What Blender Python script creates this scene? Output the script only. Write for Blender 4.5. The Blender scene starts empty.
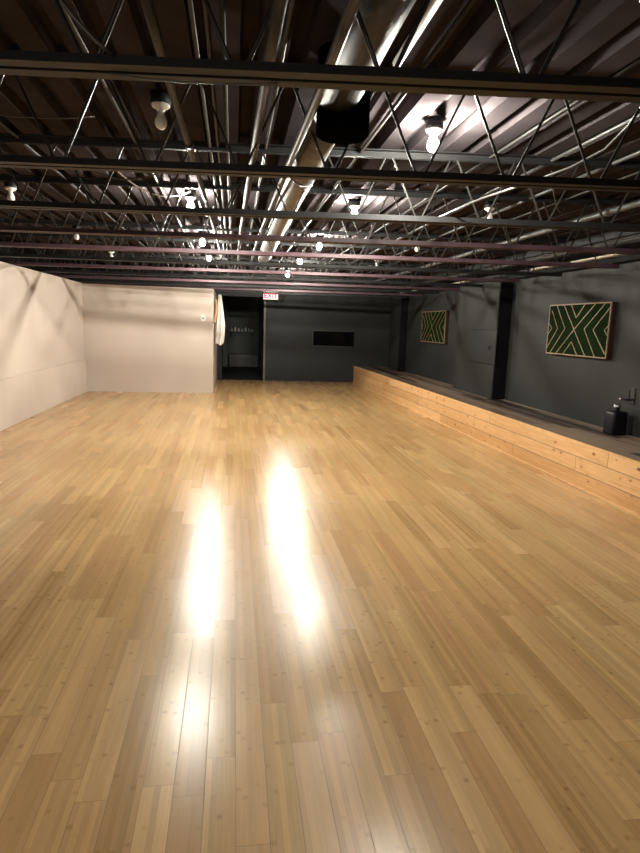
import bpy, bmesh, math, random
from mathutils import Vector, Matrix
random.seed(7)
sc = bpy.context.scene
C = sc.collection

# ---------------------------------------------------------------- materials
def new_mat(name):
    m = bpy.data.materials.new(name); m.use_nodes = True
    nt = m.node_tree
    return m, nt, nt.nodes['Principled BSDF']

class N:
    """tiny expression helper around math nodes"""
    def __init__(s, nt): s.nt = nt
    def m(s, op, a, b=None, c=None, clamp=False):
        n = s.nt.nodes.new('ShaderNodeMath'); n.operation = op; n.use_clamp = clamp
        for i, v in enumerate((a, b, c)):
            if v is None: continue
            if isinstance(v, (int, float)): n.inputs[i].default_value = v
            else: s.nt.links.new(v, n.inputs[i])
        return n.outputs[0]
    def white(s, a, b=None):
        n = s.nt.nodes.new('ShaderNodeTexWhiteNoise'); n.noise_dimensions = '2D' if b is not None else '1D'
        if b is None:
            s.nt.links.new(a, n.inputs['W'])
        else:
            cb = s.nt.nodes.new('ShaderNodeCombineXYZ')
            s.nt.links.new(a, cb.inputs[0]); s.nt.links.new(b, cb.inputs[1]); s.nt.links.new(cb.outputs[0], n.inputs['Vector'])
        return n.outputs['Value']
    def comb(s, x, y, z=0.0):
        cb = s.nt.nodes.new('ShaderNodeCombineXYZ')
        for i, v in enumerate((x, y, z)):
            if isinstance(v, (int, float)): cb.inputs[i].default_value = v
            else: s.nt.links.new(v, cb.inputs[i])
        return cb.outputs[0]
    def noise(s, vec, scale, detail=3, rough=.5):
        n = s.nt.nodes.new('ShaderNodeTexNoise'); n.inputs['Scale'].default_value = scale
        n.inputs['Detail'].default_value = detail; n.inputs['Roughness'].default_value = rough
        s.nt.links.new(vec, n.inputs['Vector']); return n.outputs['Fac']
    def ramp(s, fac, stops):
        n = s.nt.nodes.new('ShaderNodeValToRGB'); cr = n.color_ramp
        while len(cr.elements) < len(stops): cr.elements.new(.5)
        for e, (p, col) in zip(cr.elements, stops): e.position = p; e.color = (*col, 1)
        s.nt.links.new(fac, n.inputs[0]); return n.outputs[0]
    def mix(s, fac, a, b, mode='MIX'):
        n = s.nt.nodes.new('ShaderNodeMix'); n.data_type = 'RGBA'; n.blend_type = mode
        for i, v in ((0, fac), (6, a), (7, b)):
            if isinstance(v, (int, float)): n.inputs[i].default_value = v
            elif isinstance(v, tuple): n.inputs[i].default_value = (*v, 1)
            else: s.nt.links.new(v, n.inputs[i])
        return n.outputs[2]
    def obj(s):
        t = s.nt.nodes.new('ShaderNodeTexCoord'); x = s.nt.nodes.new('ShaderNodeSeparateXYZ')
        s.nt.links.new(t.outputs['Object'], x.inputs[0]); return t.outputs['Object'], x.outputs
    def bump(s, h, strength, dist=.01):
        n = s.nt.nodes.new('ShaderNodeBump'); n.inputs['Strength'].default_value = strength; n.inputs['Distance'].default_value = dist
        s.nt.links.new(h, n.inputs['Height']); return n.outputs[0]

def simple(name, col, rough=.5, metal=0., var=.12, scale=6., bump=0., spec=.5, coat=0.):
    m, nt, b = new_mat(name); n = N(nt)
    vec, _ = n.obj()
    f = n.noise(vec, scale, 4, .6)
    lo = tuple(c*(1-var) for c in col); hi = tuple(min(1, c*(1+var)) for c in col)
    nt.links.new(n.ramp(f, [(.3, lo), (.7, hi)]), b.inputs['Base Color'])
    b.inputs['Roughness'].default_value = rough; b.inputs['Metallic'].default_value = metal
    b.inputs['Specular IOR Level'].default_value = spec
    b.inputs['Coat Weight'].default_value = coat
    if bump: nt.links.new(n.bump(n.noise(vec, scale*6, 4, .6), bump, .004), b.inputs['Normal'])
    return m

def emit(name, col, s):
    m = bpy.data.materials.new(name); m.use_nodes = True; nt = m.node_tree
    b = nt.nodes['Principled BSDF']
    b.inputs['Base Color'].default_value = (*col, 1)
    b.inputs['Emission Color'].default_value = (*col, 1); b.inputs['Emission Strength'].default_value = s
    return m

def floor_mat():
    m, nt, b = new_mat('bamboo_floor'); n = N(nt)
    W, L = .097, .96
    vec, o = n.obj()
    x = n.m('DIVIDE', n.m('ADD', o[0], .177), W)
    row = n.m('FLOOR', x); fx = n.m('FRACT', x)
    off = n.white(row)
    y = n.m('ADD', n.m('DIVIDE', o[1], L), n.m('MULTIPLY', off, 7.3))
    col = n.m('FLOOR', y); fy = n.m('FRACT', y)
    pid = n.white(row, col)
    pid2 = n.white(n.m('ADD', row, 31.7), n.m('ADD', col, 11.3))
    # strips inside a plank
    sx = n.m('MULTIPLY', fx, 5.0); srow = n.m('ADD', n.m('FLOOR', sx), n.m('MULTIPLY', row, 5.0))
    sid = n.white(srow, n.m('ADD', col, 3.3))
    grain = n.noise(n.comb(n.m('MULTIPLY', o[0], 55.), n.m('MULTIPLY', o[1], 1.6), pid), 3., 4, .6)
    blot = n.noise(n.comb(n.m('MULTIPLY', o[0], 14.), n.m('MULTIPLY', o[1], 2.2), pid), 1.2, 2, .5)
    base = n.ramp(pid, [(0, (.40, .238, .098)), (.25, (.45, .279, .119)), (.7, (.50, .320, .140)), (1, (.55, .365, .168))])
    v = n.m('ADD', n.m('MULTIPLY', sid, .36), n.m('ADD', n.m('MULTIPLY', grain, .46), n.m('MULTIPLY', blot, .40)))
    v = n.m('ADD', n.m('MULTIPLY', v, .80), .49)
    cb = n.comb(v, v, v)
    c = n.mix(1.0, base, cb, 'MULTIPLY')
    c = n.mix(n.m('MULTIPLY', pid2, .28), c, (.52, .27, .12))
    # nodes (knuckles) of the bamboo: short darker marks across each strip
    ky = n.m('ADD', n.m('MULTIPLY', o[1], n.m('ADD', 3.1, n.m('MULTIPLY', sid, .8))), n.m('MULTIPLY', n.white(srow), 9.0))
    kd = n.m('ABSOLUTE', n.m('SUBTRACT', n.m('FRACT', ky), .5))
    kn = n.m('SUBTRACT', 1.0, n.m('DIVIDE', kd, .045), clamp=True)
    kx = n.m('ABSOLUTE', n.m('SUBTRACT', n.m('FRACT', sx), .5))
    kn = n.m('MULTIPLY', kn, n.m('SUBTRACT', 1.0, n.m('POWER', n.m('MULTIPLY', kx, 1.95), 4.0), clamp=True))
    kn = n.m('MULTIPLY', kn, n.m('MULTIPLY', n.m('POWER', n.white(n.m('FLOOR', ky), srow), 2.0), .58))
    c = n.mix(kn, c, (.17, .085, .035))
    # seams
    dx = n.m('MULTIPLY', n.m('MINIMUM', fx, n.m('SUBTRACT', 1.0, fx)), W)
    dy = n.m('MULTIPLY', n.m('MINIMUM', fy, n.m('SUBTRACT', 1.0, fy)), L)
    d = n.m('MINIMUM', dx, dy)
    seam = n.m('SUBTRACT', 1.0, n.m('DIVIDE', d, .0014), clamp=True)
    c = n.mix(n.m('MULTIPLY', seam, .8), c, (.09, .05, .025))
    nt.links.new(c, b.inputs['Base Color'])
    hgt = n.m('MINIMUM', n.m('DIVIDE', d, .0035), 1.0)
    tilt = n.m('MULTIPLY', n.m('SUBTRACT', fx, .5), n.m('MULTIPLY', n.m('SUBTRACT', pid2, .5), .25))
    hh = n.m('ADD', hgt, tilt)
    nt.links.new(n.bump(hh, .16, .0006), b.inputs['Normal'])
    rg = n.m('ADD', n.m('ADD', .235, n.m('MULTIPLY', pid2, .05)), n.m('MULTIPLY', seam, .4))
    nt.links.new(rg, b.inputs['Roughness'])
    nt.links.new(n.m('MULTIPLY', n.m('SUBTRACT', 1.0, seam), .34), b.inputs['Specular IOR Level'])
    return m

def pine_mat(name, base, dark, rows_axis, roww, knots, rough, origin=0., seamcol=(.12, .06, .03), rowvar=.2, blen=2.44):
    """boards running along y; rows_axis 2 = stacked in z, 0 = side by side in x"""
    m, nt, b = new_mat(name); n = N(nt)
    vec, o = n.obj()
    r = n.m('DIVIDE', n.m('SUBTRACT', o[rows_axis], origin), roww)
    row = n.m('FLOOR', r); fr = n.m('FRACT', r)
    y = n.m('ADD', n.m('DIVIDE', o[1], blen), n.m('MULTIPLY', n.white(row), 5.7))
    col = n.m('FLOOR', y); fy = n.m('FRACT', y)
    pid = n.white(row, col)
    g = n.noise(n.comb(n.m('MULTIPLY', o[rows_axis], 30.), n.m('MULTIPLY', o[1], 1.1), n.m('MULTIPLY', pid, 9.)), 2.4, 5, .65)
    f = n.m('ADD', n.m('SUBTRACT', n.m('MULTIPLY', g, .75), (rowvar-.2)*.4), n.m('MULTIPLY', pid, rowvar))
    c = n.ramp(f, [(.25, dark), (.62, base)])
    if knots:
        vo = nt.nodes.new('ShaderNodeTexVoronoi'); vo.feature = 'F1'; vo.inputs['Scale'].default_value = 1.0
        vo.inputs['Randomness'].default_value = 1.0
        nt.links.new(n.comb(n.m('MULTIPLY', o[rows_axis], 13.), n.m('MULTIPLY', o[1], 6.5), n.m('MULTIPLY', pid, 5.)), vo.inputs['Vector'])
        sep = nt.nodes.new('ShaderNodeSeparateColor'); nt.links.new(vo.outputs['Color'], sep.inputs[0])
        rad = n.m('ADD', .10, n.m('MULTIPLY', sep.outputs[0], .17))
        k = n.m('SUBTRACT', 1.0, n.m('DIVIDE', vo.outputs['Distance'], n.m('ADD', rad, .001)), clamp=True)
        k = n.m('MULTIPLY', n.m('MULTIPLY', k, 1.6, clamp=True), n.m('GREATER_THAN', sep.outputs[1], .25))
        c = n.mix(k, c, (.115, .04, .014))
        halo = n.m('SUBTRACT', 1.0, n.m('DIVIDE', vo.outputs['Distance'], n.m('ADD', n.m('MULTIPLY', rad, 2.6), .001)), clamp=True)
        halo = n.m('MULTIPLY', halo, n.m('GREATER_THAN', sep.outputs[1], .42))
        c = n.mix(n.m('MULTIPLY', halo, .35), c, (.42, .18, .06))
    dr = n.m('MULTIPLY', n.m('MINIMUM', fr, n.m('SUBTRACT', 1.0, fr)), roww)
    dy = n.m('MULTIPLY', n.m('MINIMUM', fy, n.m('SUBTRACT', 1.0, fy)), blen)
    d = n.m('MINIMUM', dr, dy)
    s = n.m('SUBTRACT', 1.15, n.m('DIVIDE', d, .0055), clamp=True)
    c = n.mix(n.m('MULTIPLY', s, .85), c, seamcol)
    nt.links.new(c, b.inputs['Base Color'])
    nt.links.new(n.bump(n.m('ADD', n.m('MINIMUM', n.m('DIVIDE', d, .006), 1.0), n.m('MULTIPLY', g, .2)), .5, .003), b.inputs['Normal'])
    b.inputs['Roughness'].default_value = rough
    return m

def wall_mat(name, col, rough, var=.06, bump=.12, spec=.4):
    m, nt, b = new_mat(name); n = N(nt)
    vec, o = n.obj()
    f = n.noise(vec, 1.1, 5, .6)
    lo = tuple(c*(1-var) for c in col); hi = tuple(c*(1+var) for c in col)
    nt.links.new(n.ramp(f, [(.3, lo), (.7, hi)]), b.inputs['Base Color'])
    b.inputs['Roughness'].default_value = rough; b.inputs['Specular IOR Level'].default_value = spec
    nt.links.new(n.bump(n.noise(vec, 22, 4, .65), bump, .006), b.inputs['Normal'])
    return m

def moss_mat():
    m, nt, b = new_mat('moss'); n = N(nt)
    vec, _ = n.obj()
    f = n.noise(vec, 60, 5, .7)
    nt.links.new(n.ramp(f, [(.3, (.001, .004, .0006)), (.55, (.004, .015, .002)), (.75, (.011, .030, .004))]), b.inputs['Base Color'])
    nt.links.new(n.bump(f, 1.0, .02), b.inputs['Normal'])
    b.inputs['Roughness'].default_value = .95; b.inputs['Specular IOR Level'].default_value = .1
    return m

def spiral_mat():
    m, nt, b = new_mat('galvanised_spiral_duct'); n = N(nt)
    vec, o = n.obj()
    f = n.noise(vec, 5, 3, .6)
    nt.links.new(n.ramp(f, [(.3, (.15, .145, .138)), (.7, (.21, .20, .19))]), b.inputs['Base Color'])
    b.inputs['Metallic'].default_value = .35; b.inputs['Roughness'].default_value = .42
    ang = n.m('ARCTAN2', o[2], o[0])
    s = n.m('ADD', n.m('MULTIPLY', o[1], 9.0), n.m('DIVIDE', ang, 2*math.pi))
    d = n.m('ABSOLUTE', n.m('SUBTRACT', n.m('FRACT', s), .5))
    h = n.m('SUBTRACT', 1.0, n.m('DIVIDE', d, .06), clamp=True)
    nt.links.new(n.bump(h, .8, .004), b.inputs['Normal'])
    return m

M = dict(
    floor=floor_mat(),
    white=wall_mat('cream_wall_paint', (.505, .43, .378), .6),
    charcoal=wall_mat('charcoal_wall_paint', (.0165, .0172, .0168), .60, .22, .35, .3),
    slate=wall_mat('slate_wall_paint', (.013, .0145, .015), .55, .12, .2, .3),
    blackpaint=wall_mat('black_paint', (.004, .004, .004), .65, .1, .1, .12),
    hall=wall_mat('hallway_paint', (.11, .12, .11), .6),
    blackfloor=simple('black_matting', (.008, .008, .009), .8),
    deck=simple('dark_roof_deck_paint', (.041, .0345, .037), .6, .0, .25, 3., 0.1, .0),
    joist=simple('black_joist_paint', (.0082, .0082, .0085), .5, .0, .2, 8., 0, .25),
    joistm=simple('mauve_joist_primer', (.060, .030, .037), .5, .0, .2, 8., 0, .3),
    rod=simple('dull_steel_rod', (.022, .020, .019), .42, .1, .2, 10., 0, .35),
    duct=spiral_mat(),
    galv=simple('galvanised_steel', (.085, .082, .08), .42, .4, .15, 12.),
    pipe=simple('grey_painted_pipe', (.036, .034, .032), .5, .0, .15, 9., 0, .25),
    pipew=simple('pale_painted_pipe', (.40, .385, .36), .45, 0., .08, 9.),
    pipeg=simple('dusty_grey_pipe', (.075, .075, .075), .45, .3, .2, 9.),
    blackmetal=simple('black_metal', (.006, .006, .007), .5, .0, .1, 9., 0, .2),
    blackplastic=simple('navy_black_plastic', (.003, .0035, .007), .42, 0., .1, 9., 0, .3),
    matteblack=simple('matte_black', (.003, .003, .004), .9, 0., .1, 9., 0, 0.),
    matteblack2=simple('black_duct_paint', (.012, .011, .011), .5, 0., .15, 7., .1, .25),
    cable=simple('cable_sheath', (.05, .047, .045), .4),
    chrome=simple('chrome', (.7, .72, .74), .15, 1., .03),
    moss=moss_mat(),
    artwood=simple('pale_wood_strip', (.20, .135, .075), .5, 0., .25, 20.),
    artdark=simple('dark_frame_edge', (.025, .010, .007), .5),
    greymetal=simple('charcoal_metal_cover', (.021, .023, .024), .36, 0., .08, 3., .1),
    front=pine_mat('knotty_pine_cladding', (.68, .425, .21), (.46, .245, .095), 2, .145, True, .45, 0., (.12, .06, .03), .35),
    top=pine_mat('weathered_deck_boards', (.27, .19, .135), (.030, .018, .015), 0, .09, False, .36, 3.17, (.012, .008, .007), .75, 3.2),
    edge=simple('pine_edge', (.62, .38, .18), .5, 0., .15, 12.),
    plate=simple('pale_timber_plate', (.50, .44, .33), .6, 0., .15, 5.),
    ply=simple('raw_timber', (.34, .22, .12), .6, 0., .2, 5.),
    cloth=simple('white_cotton', (.78, .75, .71), .9, 0., .04, 8., .3),
    tan=simple('tan_fabric', (.50, .26, .15), .9),
    plastic=simple('white_plastic', (.75, .73, .68), .4, 0., .03),
    bulb_off=simple('frosted_white_bulb', (.82, .82, .80), .3, 0., .02),
    bulb_on=emit('lit_bulb', (1.0, .96, .84), 1150.),
    fill_pane=emit('added_fill_glow_pane', (1.0, .92, .82), 2.4),  # glow of the added fill window, brightens the near floor
    signface=emit('sign_face', (1.0, .93, .78), .38),
    signred=emit('sign_red', (1.0, .01, .06), 1.2),
    trim=simple('olive_trim_paint', (.09, .09, .055), .5),
    glass=None,
)
gm, gnt, gb = new_mat('dark_window_glass')
gb.inputs['Base Color'].default_value = (.02, .022, .024, 1); gb.inputs['Roughness'].default_value = .05
gb.inputs['Transmission Weight'].default_value = .9; gb.inputs['IOR'].default_value = 1.3
M['glass'] = gm

# ---------------------------------------------------------------- mesh helpers
def box(bm, x0, x1, y0, y1, z0, z1, bev=0.):
    r = bmesh.ops.create_cube(bm, size=1.)
    vs = r['verts']
    for v in vs:
        v.co = Vector((x0 if v.co.x < 0 else x1, y0 if v.co.y < 0 else y1, z0 if v.co.z < 0 else z1))
    if bev:
        es = list({e for v in vs for e in v.link_edges})
        bmesh.ops.bevel(bm, geom=es, offset=bev, segments=2, affect='EDGES', profile=.5)
    return vs

def tube(bm, pts, r, seg=8, cap=True):
    pts = [Vector(p) for p in pts]
    rings = []
    prev = None
    for i, p in enumerate(pts):
        if i == 0: t = pts[1]-p
        elif i == len(pts)-1: t = p-pts[i-1]
        else: t = (pts[i+1]-p).normalized()+(p-pts[i-1]).normalized()
        t.normalize()
        if prev is None:
            a = Vector((0, 0, 1)) if abs(t.z) < .9 else Vector((1, 0, 0))
            u = t.cross(a).normalized()
        else:
            u = (prev - t*prev.dot(t)).normalized()
        prev = u; w = t.cross(u)
        rr = r[i] if isinstance(r, (list, tuple)) else r
        rings.append([bm.verts.new(p+u*math.cos(2*math.pi*k/seg)*rr+w*math.sin(2*math.pi*k/seg)*rr) for k in range(seg)])
    for a, b in zip(rings, rings[1:]):
        for k in range(seg):
            f = bm.faces.new((a[k], a[(k+1) % seg], b[(k+1) % seg], b[k])); f.smooth = True
    if cap:
        bm.faces.new(rings[0][::-1]); bm.faces.new(rings[-1])

def lathe(bm, prof, c=(0, 0, 0), seg=24):
    """prof: list of (r, z); r=0 allowed at the ends"""
    rings = []
    for r, z in prof:
        if r < 1e-6: rings.append([bm.verts.new((c[0], c[1], c[2]+z))])
        else: rings.append([bm.verts.new((c[0]+r*math.cos(2*math.pi*k/seg), c[1]+r*math.sin(2*math.pi*k/seg), c[2]+z)) for k in range(seg)])
    for a, b in zip(rings, rings[1:]):
        for k in range(seg):
            k2 = (k+1) % seg
            if len(a) == 1 and len(b) == 1: continue
            if len(a) == 1: f = bm.faces.new((a[0], b[k], b[k2]))
            elif len(b) == 1: f = bm.faces.new((a[k], a[k2], b[0]))
            else: f = bm.faces.new((a[k], a[k2], b[k2], b[k]))
            f.smooth = True

def obj(name, bm, mat, parent=None, loc=None, fix=True):
    if fix: bmesh.ops.recalc_face_normals(bm, faces=bm.faces)
    me = bpy.data.meshes.new(name); bm.to_mesh(me); bm.free()
    o = bpy.data.objects.new(name, me); C.objects.link(o)
    if mat: me.materials.append(mat)
    if loc: o.location = loc
    if parent: o.parent = parent
    return o

def B(): return bmesh.new()
def tag(o, label, cat, group=None, kind=None):
    o['label'] = label; o['category'] = cat
    if group: o['group'] = group
    if kind: o['kind'] = kind
    return o
def thing(name, label, cat, loc=(0, 0, 0), group=None, rz=0.):
    o = bpy.data.objects.new(name, None); C.objects.link(o); o.location = loc; o.rotation_euler = (0, 0, rz)
    o.empty_display_size = .1
    return tag(o, label, cat, group)
def struct(name, bm, mat, label=None, parent=None):
    o = obj(name, bm, mat, parent)
    if parent is None: o['kind'] = 'structure'
    if label: o['label'] = label
    if parent is None: o['category'] = name.split('_')[0]
    return o
def dup(o, parent=None):
    c = o.copy(); C.objects.link(c); c.parent = parent
    for ch in o.children: dup(ch, c)
    return c

# ---------------------------------------------------------------- setting
XL, XR, YB, YN = -2.95, 4.07, 15.63, -3.6
ZC, ZJ = 2.565, 2.135

b = B(); box(b, -3.7, 4.3, YN-.1, YB+.06, -.12, 0)
struct('floor', b, M['floor'], 'honey coloured bamboo plank floor running the length of the room')
b = B(); box(b, -.42, .84, YB+.061, 21.2, -.12, .0)
struct('floor_hallway', b, M['blackfloor'], 'black matted floor of the hallway beyond the doorway')

# corrugated roof deck, ribs along y
b = B()
pitch, lo, hi = .2, ZC, ZC+.06
x = -3.9; prof = []
while x < 4.4:
    prof += [(x, lo), (x+.115, lo), (x+.128, hi), (x+.187, hi)]; x += pitch
v0 = [b.verts.new((px, YN-.1, pz)) for px, pz in prof]; v1 = [b.verts.new((px, YB+.1, pz)) for px, pz in prof]
for i in range(len(prof)-1): b.faces.new((v0[i], v0[i+1], v1[i+1], v1[i]))
box(b, -3.9, 4.4, YN-.1, YB+.1, hi+.004, hi+.05)
struct('ceiling', b, M['deck'], 'dark corrugated metal roof deck above the joists')

b = B(); box(b, XL-.12, XL, YN, 12.6, 0, 2.128)
lw = struct('wall_left', b, M['white'], 'cream white wall along the left side of the room')
b = B(); box(b, XL-.001, XL+.030, YN, 12.6, 0, .645, .004)
struct('lower_panel', b, M['white'], None, lw)
b = B(); box(b, XL-.14, XL-.0, 12.6, YB, 0, 2.128)
box(b, -3.72, -3.66, YN, YB+.1, 0, ZC)
struct('wall_outer', b, M['blackpaint'], 'dark outer wall beyond the top of the cream left wall')

# white partition with its return along the hallway
b = B()
vs = box(b, XL, -.42, 12.62, 12.72, 0, 2.118)
box(b, -.50, -.42, 12.72, YB, 0, 2.118)
for v in vs:
    v.co.y += -.06*(abs(v.co.x+.42)/2.5)
struct('wall_partition', b, M['white'], 'cream white partition wall at the far left of the room')

# back wall with doorway and window opening
dx0, dx1, dz = -.30, .80, 2.12
wx0, wx1, wz0, wz1 = 2.02, 3.16, .915, 1.335
b = B()
box(b, -3.66, dx0, YB, YB+.12, 0, ZC)
box(b, dx0, dx1, YB, YB+.12, dz, ZC)
box(b, dx1, wx0, YB, YB+.12, 0, ZC)
box(b, wx0, wx1, YB, YB+.12, 0, wz0)
box(b, wx0, wx1, YB, YB+.12, wz1, ZC)
box(b, wx1, XR+.1, YB, YB+.12, 0, ZC)
struct('wall_back', b, M['slate'], 'dark slate painted wall at the far end of the room')
# doorway trim
b = B(); box(b, dx1-.045, dx1+.004, YB-.012, YB+.13, 0, dz)
struct('trim_1', b, M['trim'], 'thin olive trim around the open doorway to the hallway')
# hallway
b = B()
box(b, -.46, -.36, YB+.121, 21.2, 0, 2.5)
box(b, .84, .94, YB+.121, 21.2, 0, 2.5)
box(b, -.46, .94, 21.0, 21.1, 0, 2.5)
box(b, -.46, .94, YB+.121, 21.1, 2.5, 2.56)
box(b, -.36, -.20, 20.4, 21.0, 0, 2.5)
struct('wall_hallway', b, M['hall'], 'dim grey walls of the hallway behind the doorway')

# window in the back wall
b = B(); t = .022
for q in ((wx0, wx1, wz0, wz0+t), (wx0, wx1, wz1-t, wz1), (wx0, wx0+t, wz0, wz1), (wx1-t, wx1, wz0, wz1)):
    box(b, q[0], q[1], YB-.008, YB+.1, q[2], q[3])
w1 = struct('window_1', b, M['greymetal'], 'long low interior window in the slate back wall')
b = B(); box(b, wx0+t, wx1-t, YB+.07, YB+.078, wz0+t, wz1-t); obj('window_pane', b, M['glass'], w1)
b = B(); box(b, wx0-.1, wx1+.1, YB+.12, YB+.13, wz0-.1, wz1+.1)
b.free()
b = B()
box(b, wx0-.5, wx1+.5, YB+1.2, YB+1.25, .2, 2.2); box(b, wx0-.55, wx0-.5, YB+.13, YB+1.25, .2, 2.2)
box(b, wx1+.5, wx1+.55, YB+.13, YB+1.25, .2, 2.2); box(b, wx0-.55, wx1+.55, YB+.13, YB+1.25, .15, .2); box(b, wx0-.55, wx1+.55, YB+.13, YB+1.25, 2.2, 2.25)
struct('wall_booth', b, M['blackpaint'], 'black walls of the unlit booth behind the low window')

# right wall, projecting bay and columns
b = B()
box(b, XR, XR+.12, YN, YB+.12, 0, ZC)
struct('wall_right', b, M['charcoal'], 'charcoal painted wall along the right side above the platform')
b = B(); box(b, 3.87, XR, 8.605, 10.2, .436, 2.2, .004)
box(b, 3.90, XR, 14.045, 14.85, .436, 2.2, .004)
struct('wall_bay', b, M['charcoal'], 'shallow charcoal bays projecting from the right wall')
for y0, y1, x0, nm, lb in ((8.56, 8.604, 3.868, 'column', 'black pilaster at the near end of the bay with the metal cover'),
                           (14.0, 14.044, 3.898, 'column', 'black pilaster near the far corner of the right wall')):
    b = B(); box(b, x0, XR-.001, y0, y1, .436, 2.2, .004)
    o = struct('column', b, M['blackpaint'], lb)
b = B(); box(b, 3.97, XR, YN, YB-.001, 2.205, 2.262)
struct('trim_2', b, M['blackpaint'], 'dark ledger beam along the top of the right wall')
for i, (y0, y1, mt) in enumerate(((3.2, 5.0, 'plate'), (5.15, 6.95, 'plate'), (7.1, 7.95, 'plate'), (10.3, 11.2, 'plate'), (13.4, 14.6, 'plate'))):
    b = B(); box(b, 4.0, XR-.001, y0, y1, 2.263, 2.31, .004)
    tag(obj('timber_plate', b, M[mt]), 'pale timber plate above the right wall, %s' % ('nearest the camera', 'second, above the large moss panel', 'third, by the near pilaster', 'fourth, above the farther moss panel', 'farthest, by the back wall')[i], 'timber plate', 'timber plates on the right ledger')

# wall behind the camera
b = B()
for q in ((-3.7, -2.8, 0, ZC), (-.4, XR+.12, 0, ZC), (-2.8, -.4, 0, .5), (-2.8, -.4, 1.75, ZC)):
    box(b, q[0], q[1], YN-.1, YN, q[2], q[3])
struct('wall_near', b, M['white'], 'pale wall behind the camera')
b = B()
for q in ((-2.8, -2.74, .5, 1.75), (-.46, -.4, .5, 1.75), (-2.74, -.46, .5, .56), (-2.74, -.46, 1.69, 1.75), (-1.63, -1.57, .56, 1.69)):
    box(b, q[0], q[1], YN-.08, YN+.01, q[2], q[3])
w2 = struct('window_added_fill', b, M['white'], 'added glowing fill window, unseen, in the wall behind the camera')  # invented window, out of view, added to light the foreground floor
b = B(); box(b, -2.74, -.46, YN-.06, YN-.05, .56, 1.69); obj('window_pane', b, M['fill_pane'], w2)  # glowing pane is the added fill source

# ---------------------------------------------------------------- platform
def px(y): return 3.345-.0127*y     # front face drifts slightly with y
t = thing('stage_platform', 'low pine clad platform with dark deck boards along the right wall', 'platform', (3.2, 4.0, 0))
def loc_box(bm, z0, z1, inset0, x1):
    ys = [YN+.001, YB-.002]
    vs = []
    for y in ys:
        for (xx, zz) in ((px(y)+inset0, z0), (x1, z0), (x1, z1), (px(y)+inset0, z1)):
            vs.append(bm.verts.new((xx, y, zz)))
    a, c = vs[:4], vs[4:]
    bm.faces.new(a[::-1]); bm.faces.new(c)
    for k in range(4): bm.faces.new((a[k], a[(k+1) % 4], c[(k+1) % 4], c[k]))
def setp(o, p):
    o.parent = p; o.matrix_parent_inverse = Matrix.Translation(-Vector(p.location)); return o
b = B(); loc_box(b, .001, .413, .025, XR-.001); setp(obj('base_frame', b, M['ply']), t)
b = B()
ys = [YN+.001, YB-.002]
def sheet(bm, z0, z1, o0, o1):
    vs = []
    for y in ys:
        for (xx, zz) in ((px(y)+o0, z0), (px(y)+o1, z0), (px(y)+o1, z1), (px(y)+o0, z1)): vs.append(bm.verts.new((xx, y, zz)))
    a, c = vs[:4], vs[4:]
    bm.faces.new(a[::-1]); bm.faces.new(c)
    for k in range(4): bm.faces.new((a[k], a[(k+1) % 4], c[(k+1) % 4], c[k]))
sheet(b, .012, .418, 0, .024); fc = setp(obj('front_cladding', b, M['front']), t); fc['label'] = 'knotty orange pine boards in three rows'
b = B(); loc_box(b, .4135, .436, .012, XR-.001); tp = setp(obj('deck_boards', b, M['top']), t); tp['label'] = 'dark brown weathered deck boards'
b = B(); sheet(b, .4185, .437, -.006, .0118); setp(obj('edge_trim', b, M['edge']), t)
b = B(); sheet(b, .001, .014, -.02, -.001); setp(obj('shoe_moulding', b, M['edge']), t)

# ---------------------------------------------------------------- joists
SL = -.115                                     # joists run slightly askew
SP = 1.12; Y0 = 1.858
def chord(bm, z, up, x0, x1, w=.044, gap=.020, th=.005, leg=.04):
    s = 1 if up else -1
    for sg in (-1, 1):
        a, c = sorted((sg*gap/2, sg*(gap/2+w))); box(bm, x0, x1, a, c, min(z, z+s*th), max(z, z+s*th))
        a, c = sorted((sg*gap/2, sg*(gap/2+th))); box(bm, x0, x1, a, c, min(z+s*th, z+s*leg), max(z+s*th, z+s*leg))
def web_pts(x0, x1, ph, z0, z1, p=.418):
    pts = []; k = 0; x = x0+.05+(ph % p)
    pts.append((x-p/2+.0, 0, z1)) if x-p/2 > x0 else None
    while x < x1-.05:
        pts.append((x-.012, 0, z0)); pts.append((x+.012, 0, z0))
        if x+p/2 < x1-.02:
            pts.append((x+p/2-.012, 0, z1)); pts.append((x+p/2+.012, 0, z1))
        x += p
    return pts
names = {-4: 'sixth behind the camera', -3: 'fifth behind the camera', -2: 'fourth behind the camera', -1: 'third behind the camera', 0: 'overhead'}
ordn = ['', 'nearest', 'second', 'third', 'fourth', 'fifth', 'sixth', 'seventh', 'eighth', 'ninth', 'tenth', 'eleventh', 'twelfth']
mauve = {4, 5, 7, 9, 11}
N_J = 12
for k in [-3, -2, -1, 0] + list(range(1, N_J+1)):
    y = Y0+SP*(k-1)
    if k == 5: y += .02
    x0, x1 = -3.6, 3.962
    mt = M['joistm'] if k in mauve else M['joist']
    what = 'mauve primed' if k in mauve else 'black painted'
    if k >= 1:
        lb = '%s open-web steel roof joist, %s counting away from the camera' % (what, ordn[k])
    else:
        lb = 'black open-web steel roof joist behind the camera, %s back' % ('first', 'second', 'third', 'fourth')[-k]
    if k == N_J: x0 = -3.6
    t = thing('roof_joist', lb, 'roof joist', (0, y, 0), 'roof joists', math.atan(SL))
    b = B(); chord(b, ZJ, True, x0, x1); o = obj('bottom_chord', b, mt, t)
    b = B(); chord(b, ZC-.002, False, x0, x1); obj('top_chord', b, M['joist'], t)
    b = B(); tube(b, web_pts(x0, x1, .235 if k == 2 else random.random()*.4, ZJ+.012, ZC-.012), .0078 if k > 1 else .009, 6); obj('web_rod', b, M['rod'], t)

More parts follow.
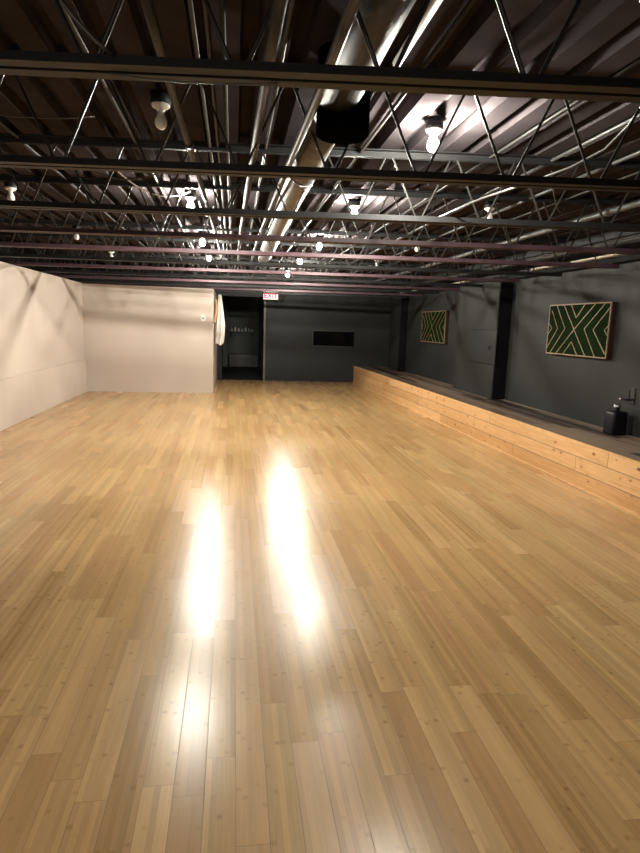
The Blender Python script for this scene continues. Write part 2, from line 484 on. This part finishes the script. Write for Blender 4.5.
# ---------------------------------------------------------------- lamps
def bulb_prof():
    return [(0, -.092), (.012, -.090), (.022, -.083), (.029, -.070), (.0305, -.058), (.028, -.044), (.021, -.028), (.0145, -.012), (.0135, 0)]
def make_lamp(lit):
    t = thing('ceiling_lamp', '', 'lamp', (0, 0, ZC))
    b = B(); lathe(b, [(0, -.001), (.052, -.001), (.052, -.048), (.049, -.052), (0, -.052)], seg=8); obj('junction_box', b, M['blackmetal'], t)
    b = B(); lathe(b, [(.0, -.052), (.044, -.053), (.046, -.060), (.040, -.067), (.026, -.074), (.019, -.082), (0, -.082)], seg=20); obj('lamp_holder', b, M['plastic'], t)
    b = B(); lathe(b, bulb_prof(), (0, 0, -.078), 14); obj('bulb', b, M['bulb_on' if lit else 'bulb_off'], t)
    return t
lamps = [  # x, y, lit, label
    (1.055, 3.33, 1, 'lit bulb in a black-capped holder, nearest and brightest in the right-hand row'),
    (1.055, 5.50, 1, 'lit bulb, second from the camera in the right-hand lit row'),
    (1.06, 7.78, 1, 'lit bulb, third from the camera in the right-hand lit row'),
    (1.05, 10.02, 1, 'lit bulb, fourth from the camera in the right-hand lit row'),
    (1.05, 12.30, 1, 'lit bulb, farthest in the right-hand lit row near the exit sign'),
    (-.37, 3.30, 0, 'unlit white bulb hanging nearest the camera, left of centre beside the grey pipe'),
    (-.38, 5.56, 1, 'lit bulb, nearest lit one in the left-hand row'),
    (-.40, 7.95, 1, 'lit bulb, middle lit one in the left-hand row'),
    (-.41, 10.2, 1, 'lit bulb, farthest lit one in the left-hand row above the doorway side'),
    (-1.87, 5.63, 0, 'unlit white bulb at the far left, nearest the camera'),
    (-1.92, 8.00, 0, 'unlit white bulb at the far left, second from the camera'),
    (-1.95, 10.30, 0, 'unlit white bulb at the far left, above the cream partition'),
    (2.21, 5.24, 0, 'unlit white bulb on the right, nearest the camera'),
    (2.25, 7.49, 0, 'unlit white bulb on the right, second from the camera'),
    (2.24, 9.60, 0, 'unlit white bulb on the right, farthest from the camera'),
]
protos = {}
for x, y, lit, lb in lamps:
    if lit not in protos: protos[lit] = make_lamp(lit); o = protos[lit]
    else: o = dup(protos[lit])
    o.location = (x, y, ZC); o['label'] = lb; o['group'] = 'lit lamps' if lit else 'unlit lamps'

# ---------------------------------------------------------------- duct and pipes
DX, DZ, DR = .415, 2.385, .086
t = thing('air_duct', 'round galvanised spiral duct running lengthwise through the joists', 'duct', (DX, 2.0, DZ))
b = B(); tube(b, [(0, y, 0) for y in (.80, 2.0, 4.0, 6.6)], DR, 28); obj('spiral_tube', b, M['duct'], t)
b = B(); tube(b, [(0, y, 0) for y in (-1.6, 0, .799)], DR, 28); o = obj('duct_section', b, M['matteblack2'], t); o['label'] = 'black painted near section of the duct'
b = B(); tube(b, [(0, 6.601, 0), (0, 7.0, .02), (0, 7.4, .02)], [DR, .075, .06], 24); obj('reducer', b, M['galv'], t)
for yy in (1.85, 4.3):
    b = B(); tube(b, [(0, yy, 0), (0, yy+.05, 0)], DR+.004, 28); obj('coupling_band', b, M['galv'], t)
b = B()
lathe(b, [(0, 0), (.10, 0), (.112, .01), (.112, .10), (.112, .33), (0, .33)], (.03, .66, -.150), 28)
o = obj('duct_drop', b, M['matteblack'], t); o['label'] = 'black round drop collar under the duct'

def pipe(name, pts, r, mat, label, cat, group=None, seg=10, collars=()):
    p0 = Vector(pts[0])
    if collars:
        t = thing(name, label, cat, pts[0], group)
        b = B(); tube(b, [Vector(p)-p0 for p in pts], r, seg); obj('tube', b, mat, t)
        for f in collars:
            a = Vector(pts[0]).lerp(Vector(pts[-1]), f)-p0; d = (Vector(pts[-1])-Vector(pts[0])).normalized()*.02
            b = B(); tube(b, [a-d, a+d], r*1.35, seg); obj('coupling', b, mat, t)
        return t
    b = B(); tube(b, [Vector(p)-p0 for p in pts], r, seg)
    return tag(obj(name, b, mat, loc=pts[0]), label, cat, group)

pipe('steel_pipe', [(-.225, .9, 2.235), (-.225, 2.1, 2.25), (-.215, 7.5, 2.47), (-.2, 12., 2.50)], .016, M['pipe'], 'dull grey pipe left of centre sloping up through the joists', 'pipe', 'pipes through the joists', collars=(.2,))
pipe('steel_pipe', [(.125, .4, 2.21), (.10, 2.1, 2.25), (.065, 7.5, 2.48), (.06, 13, 2.52)], .019, M['pipe'], 'brown-grey pipe in the middle, left of the duct', 'pipe', 'pipes through the joists', collars=(.24,))
pipe('strut_channel', [(.275, .8, 2.215), (.29, 2.1, 2.25), (.285, 7.5, 2.48), (.28, 11, 2.5)], .018, M['pipeg'], 'grey pipe running close beside the left of the spiral duct', 'pipe', 'pipes through the joists')
pipe('white_pipe', [(.57, .4, 2.375), (.575, 2.3, 2.395)], .016, M['pipew'], 'short pale pipe overhead, right of the black duct drop', 'pipe', collars=(.72,))
pipe('sprinkler_pipe', [(2.90, -.5, 2.40), (2.90, 14.8, 2.40)], .024, M['pipeg'], 'long grey sprinkler pipe under the deck on the right side', 'pipe', collars=(.33, .5, .7))
pipe('steel_pipe', [(3.66, -.5, 2.36), (3.66, 15.3, 2.36)], .022, M['pipeg'], 'grey pipe running near the right wall, outer of two', 'pipe', 'pipes by the right wall')
pipe('steel_pipe', [(3.5, -.5, 2.30), (3.5, 15.3, 2.30)], .014, M['pipe'], 'thin grey pipe running near the right wall, inner of two', 'pipe', 'pipes by the right wall')
# conduits clipped under the deck
cds = [(-.62, .9, 12, .009, 'galv'), (-.16, .5, 14, .010, 'galv'), (-.11, .5, 14.5, .008, 'galv'), (-.05, 1., 13, .011, 'pipe'), (.19, .6, 9, .009, 'galv'),
       (.79, .6, 12, .010, 'pipe'), (1.62, .5, 12, .009, 'pipe'), (2.02, .4, 13, .011, 'pipeg'), (2.42, 1.0, 14, .013, 'pipeg'), (2.72, .6, 14, .008, 'pipeg'), (-1.35, .6, 12, .008, 'pipe')]
cn = ['second', 'third', 'fourth, thin', 'fifth, brown-grey', 'sixth, beside the duct', 'seventh, right of the duct', 'eighth, brown-grey', 'ninth, thick grey', 'tenth, thickest grey', 'eleventh and rightmost, thin grey', 'solitary dark, far left']
for (x, y0, y1, r, mt), nm in zip(cds, cn):
    pipe('conduit', [(x, y0, ZC-.006-r), (x, y1, ZC-.006-r)], r, M[mt], 'electrical conduit under the roof deck, %s, counted from the left' % nm if 'solitary' not in nm else 'solitary dark electrical conduit under the roof deck at the far left', 'conduit', 'conduits under the deck', 8)
# bent conduit drop on the right
pipe('bent_conduit', [(1.86, 2.6, 2.56), (1.86, 2.72, 2.52), (1.86, 2.84, 2.44), (1.82, 2.95, 2.36), (1.72, 3.08, 2.30), (1.55, 3.25, 2.24), (1.42, 3.5, 2.21), (1.36, 4.2, 2.20)], .007, M['galv'], 'thin bent metal conduit curving down between joists on the right', 'conduit')
# loose cables
def sag(a, c, d, n=14):
    a, c = Vector(a), Vector(c); return [a.lerp(c, i/n)+Vector((0, 0, -d*4*(i/n)*(1-i/n))) for i in range(n+1)]
pipe('loose_cable', sag((-1.55, 1.75, 2.55), (-.62, 1.80, 2.545), .16), .007, M['cable'], 'dark cable looping under the deck at the top left', 'cable', 'loose cables', 6)
pipe('loose_cable', sag((-.62, 1.78, 2.53), (-.34, 1.868, 2.17), .05), .006, M['cable'], 'dark cable drooping down to the nearest joist', 'cable', 'loose cables', 6)
pipe('loose_cable', sag((-.35, 1.90, 2.132), (.12, 1.86, 2.132), .012), .003, M['cable'], 'thin wire sagging under the nearest joist', 'cable', 'loose cables', 5)
pipe('loose_cable', sag((-1.9, 2.9, 2.50), (-.75, 3.6, 2.52), .10), .004, M['galv'], 'thin pale wire drooping over the second joist on the left', 'cable', 'loose cables', 5)
pipe('loose_cable', sag((-1.1, 4.1, 2.50), (-.45, 4.5, 2.50), .14), .005, M['galv'], 'pale wire looping near the third joist', 'cable', 'loose cables', 5)
pipe('loose_cable', sag((-.9, 4.75, 2.56), (-.38, 5.5, 2.55), .12), .005, M['plastic'], 'white cable looping towards the nearest lit left lamp', 'cable', 'loose cables', 5)
pipe('loose_cable', sag((-.33, 5.9, 2.545), (-.20, 6.1, 2.545), .11), .005, M['plastic'], 'white cable drooping past the nearest lit left lamp', 'cable', 'loose cables', 5)
pipe('loose_cable', sag((1.9, 2.3, 2.56), (3.1, 2.9, 2.50), .10), .006, M['cable'], 'dark cable sagging at the right behind the nearest joist', 'cable', 'loose cables', 6)
pipe('loose_cable', sag((2.1, 4.0, 2.52), (2.78, 5.0, 2.50), .12), .005, M['galv'], 'pale wire drooping beside the sprinkler pipe', 'cable', 'loose cables', 5)

# ---------------------------------------------------------------- exit sign
t = thing('exit_sign', 'lit white exit sign with red letters above the doorway corner', 'sign', (.915, YB-.075, 2.06))
b = B(); box(b, -.19, .19, -.02, .074, 0, .205, .006); obj('housing', b, M['plastic'], t)
b = B(); box(b, -.178, .178, -.0245, -.0205, .012, .193); obj('sign_face', b, M['signface'], t)
cu = bpy.data.curves.new('exit_letters', 'FONT'); cu.body = 'EXIT'; cu.size = .17; cu.align_x = 'CENTER'; cu.extrude = .0015; cu.offset = .007
to = bpy.data.objects.new('tmp', cu); C.objects.link(to)
dg = bpy.context.evaluated_depsgraph_get(); dg.update()
me = bpy.data.meshes.new_from_object(to.evaluated_get(dg)); bpy.data.objects.remove(to)
me.materials.clear(); me.materials.append(M['signred'])
me.transform(Matrix.Translation((0, -.0265, .040)) @ Matrix.Rotation(math.pi/2, 4, 'X'))
o = bpy.data.objects.new('letters', me); C.objects.link(o); o.parent = t
b = B(); box(b, -.12, .17, -.015, .06, -.055, -.001, .008); obj('battery_case', b, M['blackmetal'], t)

# ---------------------------------------------------------------- moss artworks
def art(name, label, y0, y1, z0, z1, xw):
    """hangs on the right wall; u runs from far (y1) to near (y0)"""
    t = thing(name, label, 'artwork', (xw, (y0+y1)/2, z0), 'moss panels')
    W, Hh, D = (y1-y0), (z1-z0), .07
    b = B(); box(b, -D+.012, -.001, -W/2, W/2, 0, Hh); obj('backing', b, M['artdark'], t)
    f = B(); s = .014
    for q in ((-W/2, W/2, 0, s), (-W/2, W/2, Hh-s, Hh), (-W/2, -W/2+s, s, Hh-s), (W/2-s, W/2, s, Hh-s)):
        box(f, -D-.004, -D+.011, q[0], q[1], q[2], q[3])
    obj('frame', f, M['artwood'], t)
    # moss bed, lumpy
    g = B(); nx, nz = 70, 36; grid = []
    for i in range(nx+1):
        r = []
        for j in range(nz+1):
            yy = W/2-s-(W-2*s)*i/nx; zz = s+(Hh-2*s)*j/nz
            r.append(g.verts.new((-D+.004-random.random()*.010, yy, zz)))
        grid.append(r)
    for i in range(nx):
        for j in range(nz):
            q = g.faces.new((grid[i][j], grid[i+1][j], grid[i+1][j+1], grid[i][j+1])); q.smooth = True
    obj('moss_bed', g, M['moss'], t)
    # inlaid strips
    lines = [((220, 92), (300, 255), (385, 424)), ((418, 92), (300, 258), (192, 424)),
             ((268, 92), (308, 182), (356, 92)), ((243, 424), (292, 335), (335, 424)),
             ((170, 92), (240, 252), (148, 424)), ((138, 130), (190, 252), (118, 385)), ((120, 215), (146, 250), (120, 292)),
             ((474, 92), (365, 252), (442, 424)), ((510, 125), (418, 255), (498, 400)), ((502, 232), (482, 258), (502, 288))]
    l = B()
    def uv(p): return (min(max((p[0]-118)/387., .012), .988), min(max(1-(p[1]-90)/336., .02), .98))
    for ln in lines:
        P = [uv(p) for p in ln]
        for (u0, v0_), (u1, v1_) in zip(P, P[1:]):
            a = Vector((0, W/2-u0*W, v0_*Hh)); c = Vector((0, W/2-u1*W, v1_*Hh))
            d = (c-a).normalized(); nrm = Vector((0, -d.z, d.y))*.0052
            vv = [(-D-.006, a-nrm), (-D-.006, a+nrm), (-D-.006, c+nrm), (-D-.006, c-nrm)]
            f1 = [l.verts.new((xx, p.y, p.z)) for xx, p in vv]; f2 = [l.verts.new((-D+.006, p.y, p.z)) for xx, p in vv]
            l.faces.new(f1); l.faces.new(f2[::-1])
            for k in range(4): l.faces.new((f1[k], f1[(k+1) % 4], f2[(k+1) % 4], f2[k]))
    o = obj('inlay_strips', l, M['artwood'], t); o['label'] = 'thin pale wood strips in an X and chevron pattern'
    return t
art('moss_panel', 'large green moss panel with X pattern of pale strips, nearer the camera', 6.05, 7.33, 1.193, 1.805, XR)
art('moss_panel', 'green moss panel with X pattern, farther away between the black pilasters', 11.2, 12.66, 1.187, 1.815, XR)

# ---------------------------------------------------------------- electrical panel cover on the bay
t = thing('electrical_panel', 'square charcoal metal electrical cover on the projecting bay', 'electrical panel', (3.87, 9.06, .945))
b = B(); box(b, -.006, -.0005, -.51, .51, 0, .53, .002); obj('frame', b, M['blackmetal'], t)
b = B(); box(b, -.012, -.0065, -.496, .496, .014, .516, .002); d = obj('door', b, M['greymetal'], t)
b = B(); box(b, -.024, -.0125, -.33, -.26, .23, .285, .003); obj('latch', b, M['blackmetal'], d)

# ---------------------------------------------------------------- canister and wall bracket
t = thing('canister', 'black square-shouldered canister standing on the platform by the right wall', 'canister', (3.93, 5.66, .4365))
b = B()
prof = [(.080, 0), (.088, .008), (.086, .215), (.081, .236), (.066, .244), (.03, .246), (0, .246)]
rings = []
for r, z in [(0, 0)]+prof:
    if r == 0: rings.append([b.verts.new((0, 0, z))]); continue
    ring = []
    for k in range(32):
        a = 2*math.pi*k/32; c_, s_ = math.cos(a), math.sin(a)
        e = .38 if z < .24 else .5
        ring.append(b.verts.new((r*math.copysign(abs(c_)**e, c_), r*math.copysign(abs(s_)**e, s_), z)))
    rings.append(ring)
for a, c in zip(rings, rings[1:]):
    for k in range(32):
        k2 = (k+1) % 32
        if len(a) == 1: f = b.faces.new((a[0], c[k2], c[k]))
        elif len(c) == 1: f = b.faces.new((a[k], a[k2], c[0]))
        else: f = b.faces.new((a[k], a[k2], c[k2], c[k]))
        f.smooth = True
obj('body', b, M['blackplastic'], t)
b = B(); lathe(b, [(.0, .245), (.026, .245), (.026, .262), (.02, .268), (0, .268)], seg=20); obj('collar', b, M['blackmetal'], t)
b = B(); lathe(b, [(0, .268), (.024, .268), (.038, .278), (.041, .297), (.036, .315), (.018, .324), (0, .325)], seg=20); o = obj('knob', b, M['chrome'], t); o['label'] = 'dull chrome knob on top'

t = thing('wall_bracket', 'small black L-shaped bracket with a bright tip above the black canister', 'bracket', (XR, 5.62, .80))
b = B(); box(b, -.012, -.0005, -.03, .03, -.045, .12, .003); obj('back_plate', b, M['greymetal'], t)
b = B(); tube(b, [(-.012, 0, .0), (-.05, 0, .0), (-.08, .03, .0), (-.08, .07, .0)], .010, 10); obj('arm', b, M['blackmetal'], t)
b = B(); tube(b, [(-.08, .071, 0), (-.08, .095, 0)], .015, 12); obj('tip', b, M['chrome'], t)
b = B(); tube(b, [(-.05, 0, .01), (-.05, 0, .10)], .006, 8); obj('upright', b, M['blackmetal'], t)

# ---------------------------------------------------------------- thermostat on the partition
t = thing('wall_switch', 'small white switch plate near the right edge of the cream partition', 'switch', (-.62, 12.615, 1.53))
b = B(); box(b, -.045, .045, -.012, -.0002, -.06, .06, .004); obj('plate', b, M['plastic'], t)
b = B(); box(b, -.014, .014, -.020, -.0125, -.02, .012, .002); obj('toggle', b, M['blackmetal'], t)

# ---------------------------------------------------------------- hanging robe
t = thing('wall_hook', 'dark wall hook at the top of the hallway side of the partition', 'hook', (-.42, 13.3, 2.03))
b = B(); box(b, .0005, .012, -.03, .03, -.03, .07, .002); obj('back_plate', b, M['blackmetal'], t)
b = B(); tube(b, [(.012, 0, 0), (.05, 0, -.02), (.09, 0, 0), (.10, 0, .05)], .008, 8); obj('prong', b, M['blackmetal'], t)
def drape(name, label, mat, cx, cy, ztop, zbot, wt, wb, depth, ph, folds):
    g = B(); nx, nz = 40, 30; gr = []
    for j in range(nz+1):
        s = j/nz; z = ztop+(zbot-ztop)*s; r = []
        ww = wt+(wb-wt)*min(1, s*1.6)
        for i in range(nx+1):
            u = i/nx
            a = 2*math.pi*u
            rr = 1+.18*math.sin(folds*a+ph+1.5*s)
            xx = cx+math.cos(a)*ww*.5*rr+.03*s*math.sin(3*s+ph); yy = cy+math.sin(a)*depth*.5*rr
            zz = z+(.05*math.sin(a+ph)+.03*math.sin(2*a))*s*s
            r.append((xx, yy, zz))
        gr.append([g.verts.new(q) for q in r[:-1]])
    for j in range(nz):
        for i in range(nx):
            i2 = (i+1) % nx
            f = g.faces.new((gr[j][i], gr[j][i2], gr[j+1][i2], gr[j+1][i])); f.smooth = True
    g.faces.new(gr[0][::-1]); g.faces.new(gr[-1])
    return tag(obj(name, g, mat), label, 'clothing')
drape('white_robe', 'white cotton robe hanging from the hook beside the doorway', M['cloth'], -.305, 13.3, 2.03, 1.02, .06, .17, .34, .4, 5)
drape('tan_scarf', 'tan cloth hanging behind the white robe at the partition corner', M['tan'], -.375, 12.92, 1.92, 1.45, .03, .05, .16, 1.4, 4)

# ---------------------------------------------------------------- hallway contents
t = thing('wall_shelf', 'narrow shelf on the far wall of the dim hallway', 'shelf', (.27, 20.88, 1.17))
b = B(); box(b, -.46, .46, -.12, .11, -.03, 0, .003); obj('board', b, M['hall'], t)
for sx in (-.35, .35):
    b = B(); box(b, sx-.012, sx+.012, -.08, .11, -.16, -.031); obj('shelf_bracket', b, M['blackmetal'], t)
pos = ['leftmost', 'second from the left', 'third from the left', 'fourth from the left', 'fifth from the left', 'sixth from the left', 'rightmost']
for i in range(7):
    h = .05+.03*((i*5) % 3); b = B()
    lathe(b, [(0, 0), (.032, 0), (.034, .01), (.034, h), (.018, h+.02), (.016, h+.04), (0, h+.04)], seg=14)
    xx = -.07+i*.115
    tag(obj('bottle', b, M['plastic'], loc=(xx, 20.83, 1.171)), 'small white bottle on the hallway shelf, %s' % pos[i], 'bottle', 'bottles on the hallway shelf')
t = thing('low_cabinet', 'low grey cabinet against the far end of the hallway', 'cabinet', (.40, 20.7, 0))
b = B(); box(b, -.55, .42, -.2, .29, .0, .42, .005); obj('body', b, M['greymetal'], t)
b = B(); box(b, -.33, .12, -.215, -.201, .06, .30, .003); o = obj('door', b, M['hall'], t)

# ---------------------------------------------------------------- camera
import math as _m
F = 600.; Hc = 1.45
d = Vector((234-320., 426.5-323., -F)).normalized()
u0 = Vector((_m.sin(.008), _m.cos(.008), 0)); u = (u0-d*u0.dot(d)).normalized()
xv = d.cross(u)
R = Matrix((xv, d, u))             # rows: world axes in camera space -> camera-to-world rotation
cam = bpy.data.cameras.new('camera'); co = bpy.data.objects.new('camera', cam); C.objects.link(co)
co.matrix_world = Matrix.Translation((0, 0, Hc)) @ R.to_4x4()
cam.sensor_fit = 'VERTICAL'; cam.sensor_height = 36; cam.lens = F/853.*36; cam.clip_start = .05
sc.camera = co

w = bpy.data.worlds.new('world'); sc.world = w; w.use_nodes = True
w.node_tree.nodes['Background'].inputs[0].default_value = (.05, .055, .06, 1); w.node_tree.nodes['Background'].inputs[1].default_value = .2
sc.view_settings.view_transform = 'Standard'; sc.view_settings.look = 'None'; sc.view_settings.gamma = 1
sc.view_settings.exposure = 1.55
sc.cycles.use_denoising = True
sc.cycles.caustics_reflective = False; sc.cycles.caustics_refractive = False
sc.cycles.max_bounces = 10; sc.cycles.diffuse_bounces = 6
sc.cycles.sample_clamp_indirect = 6.
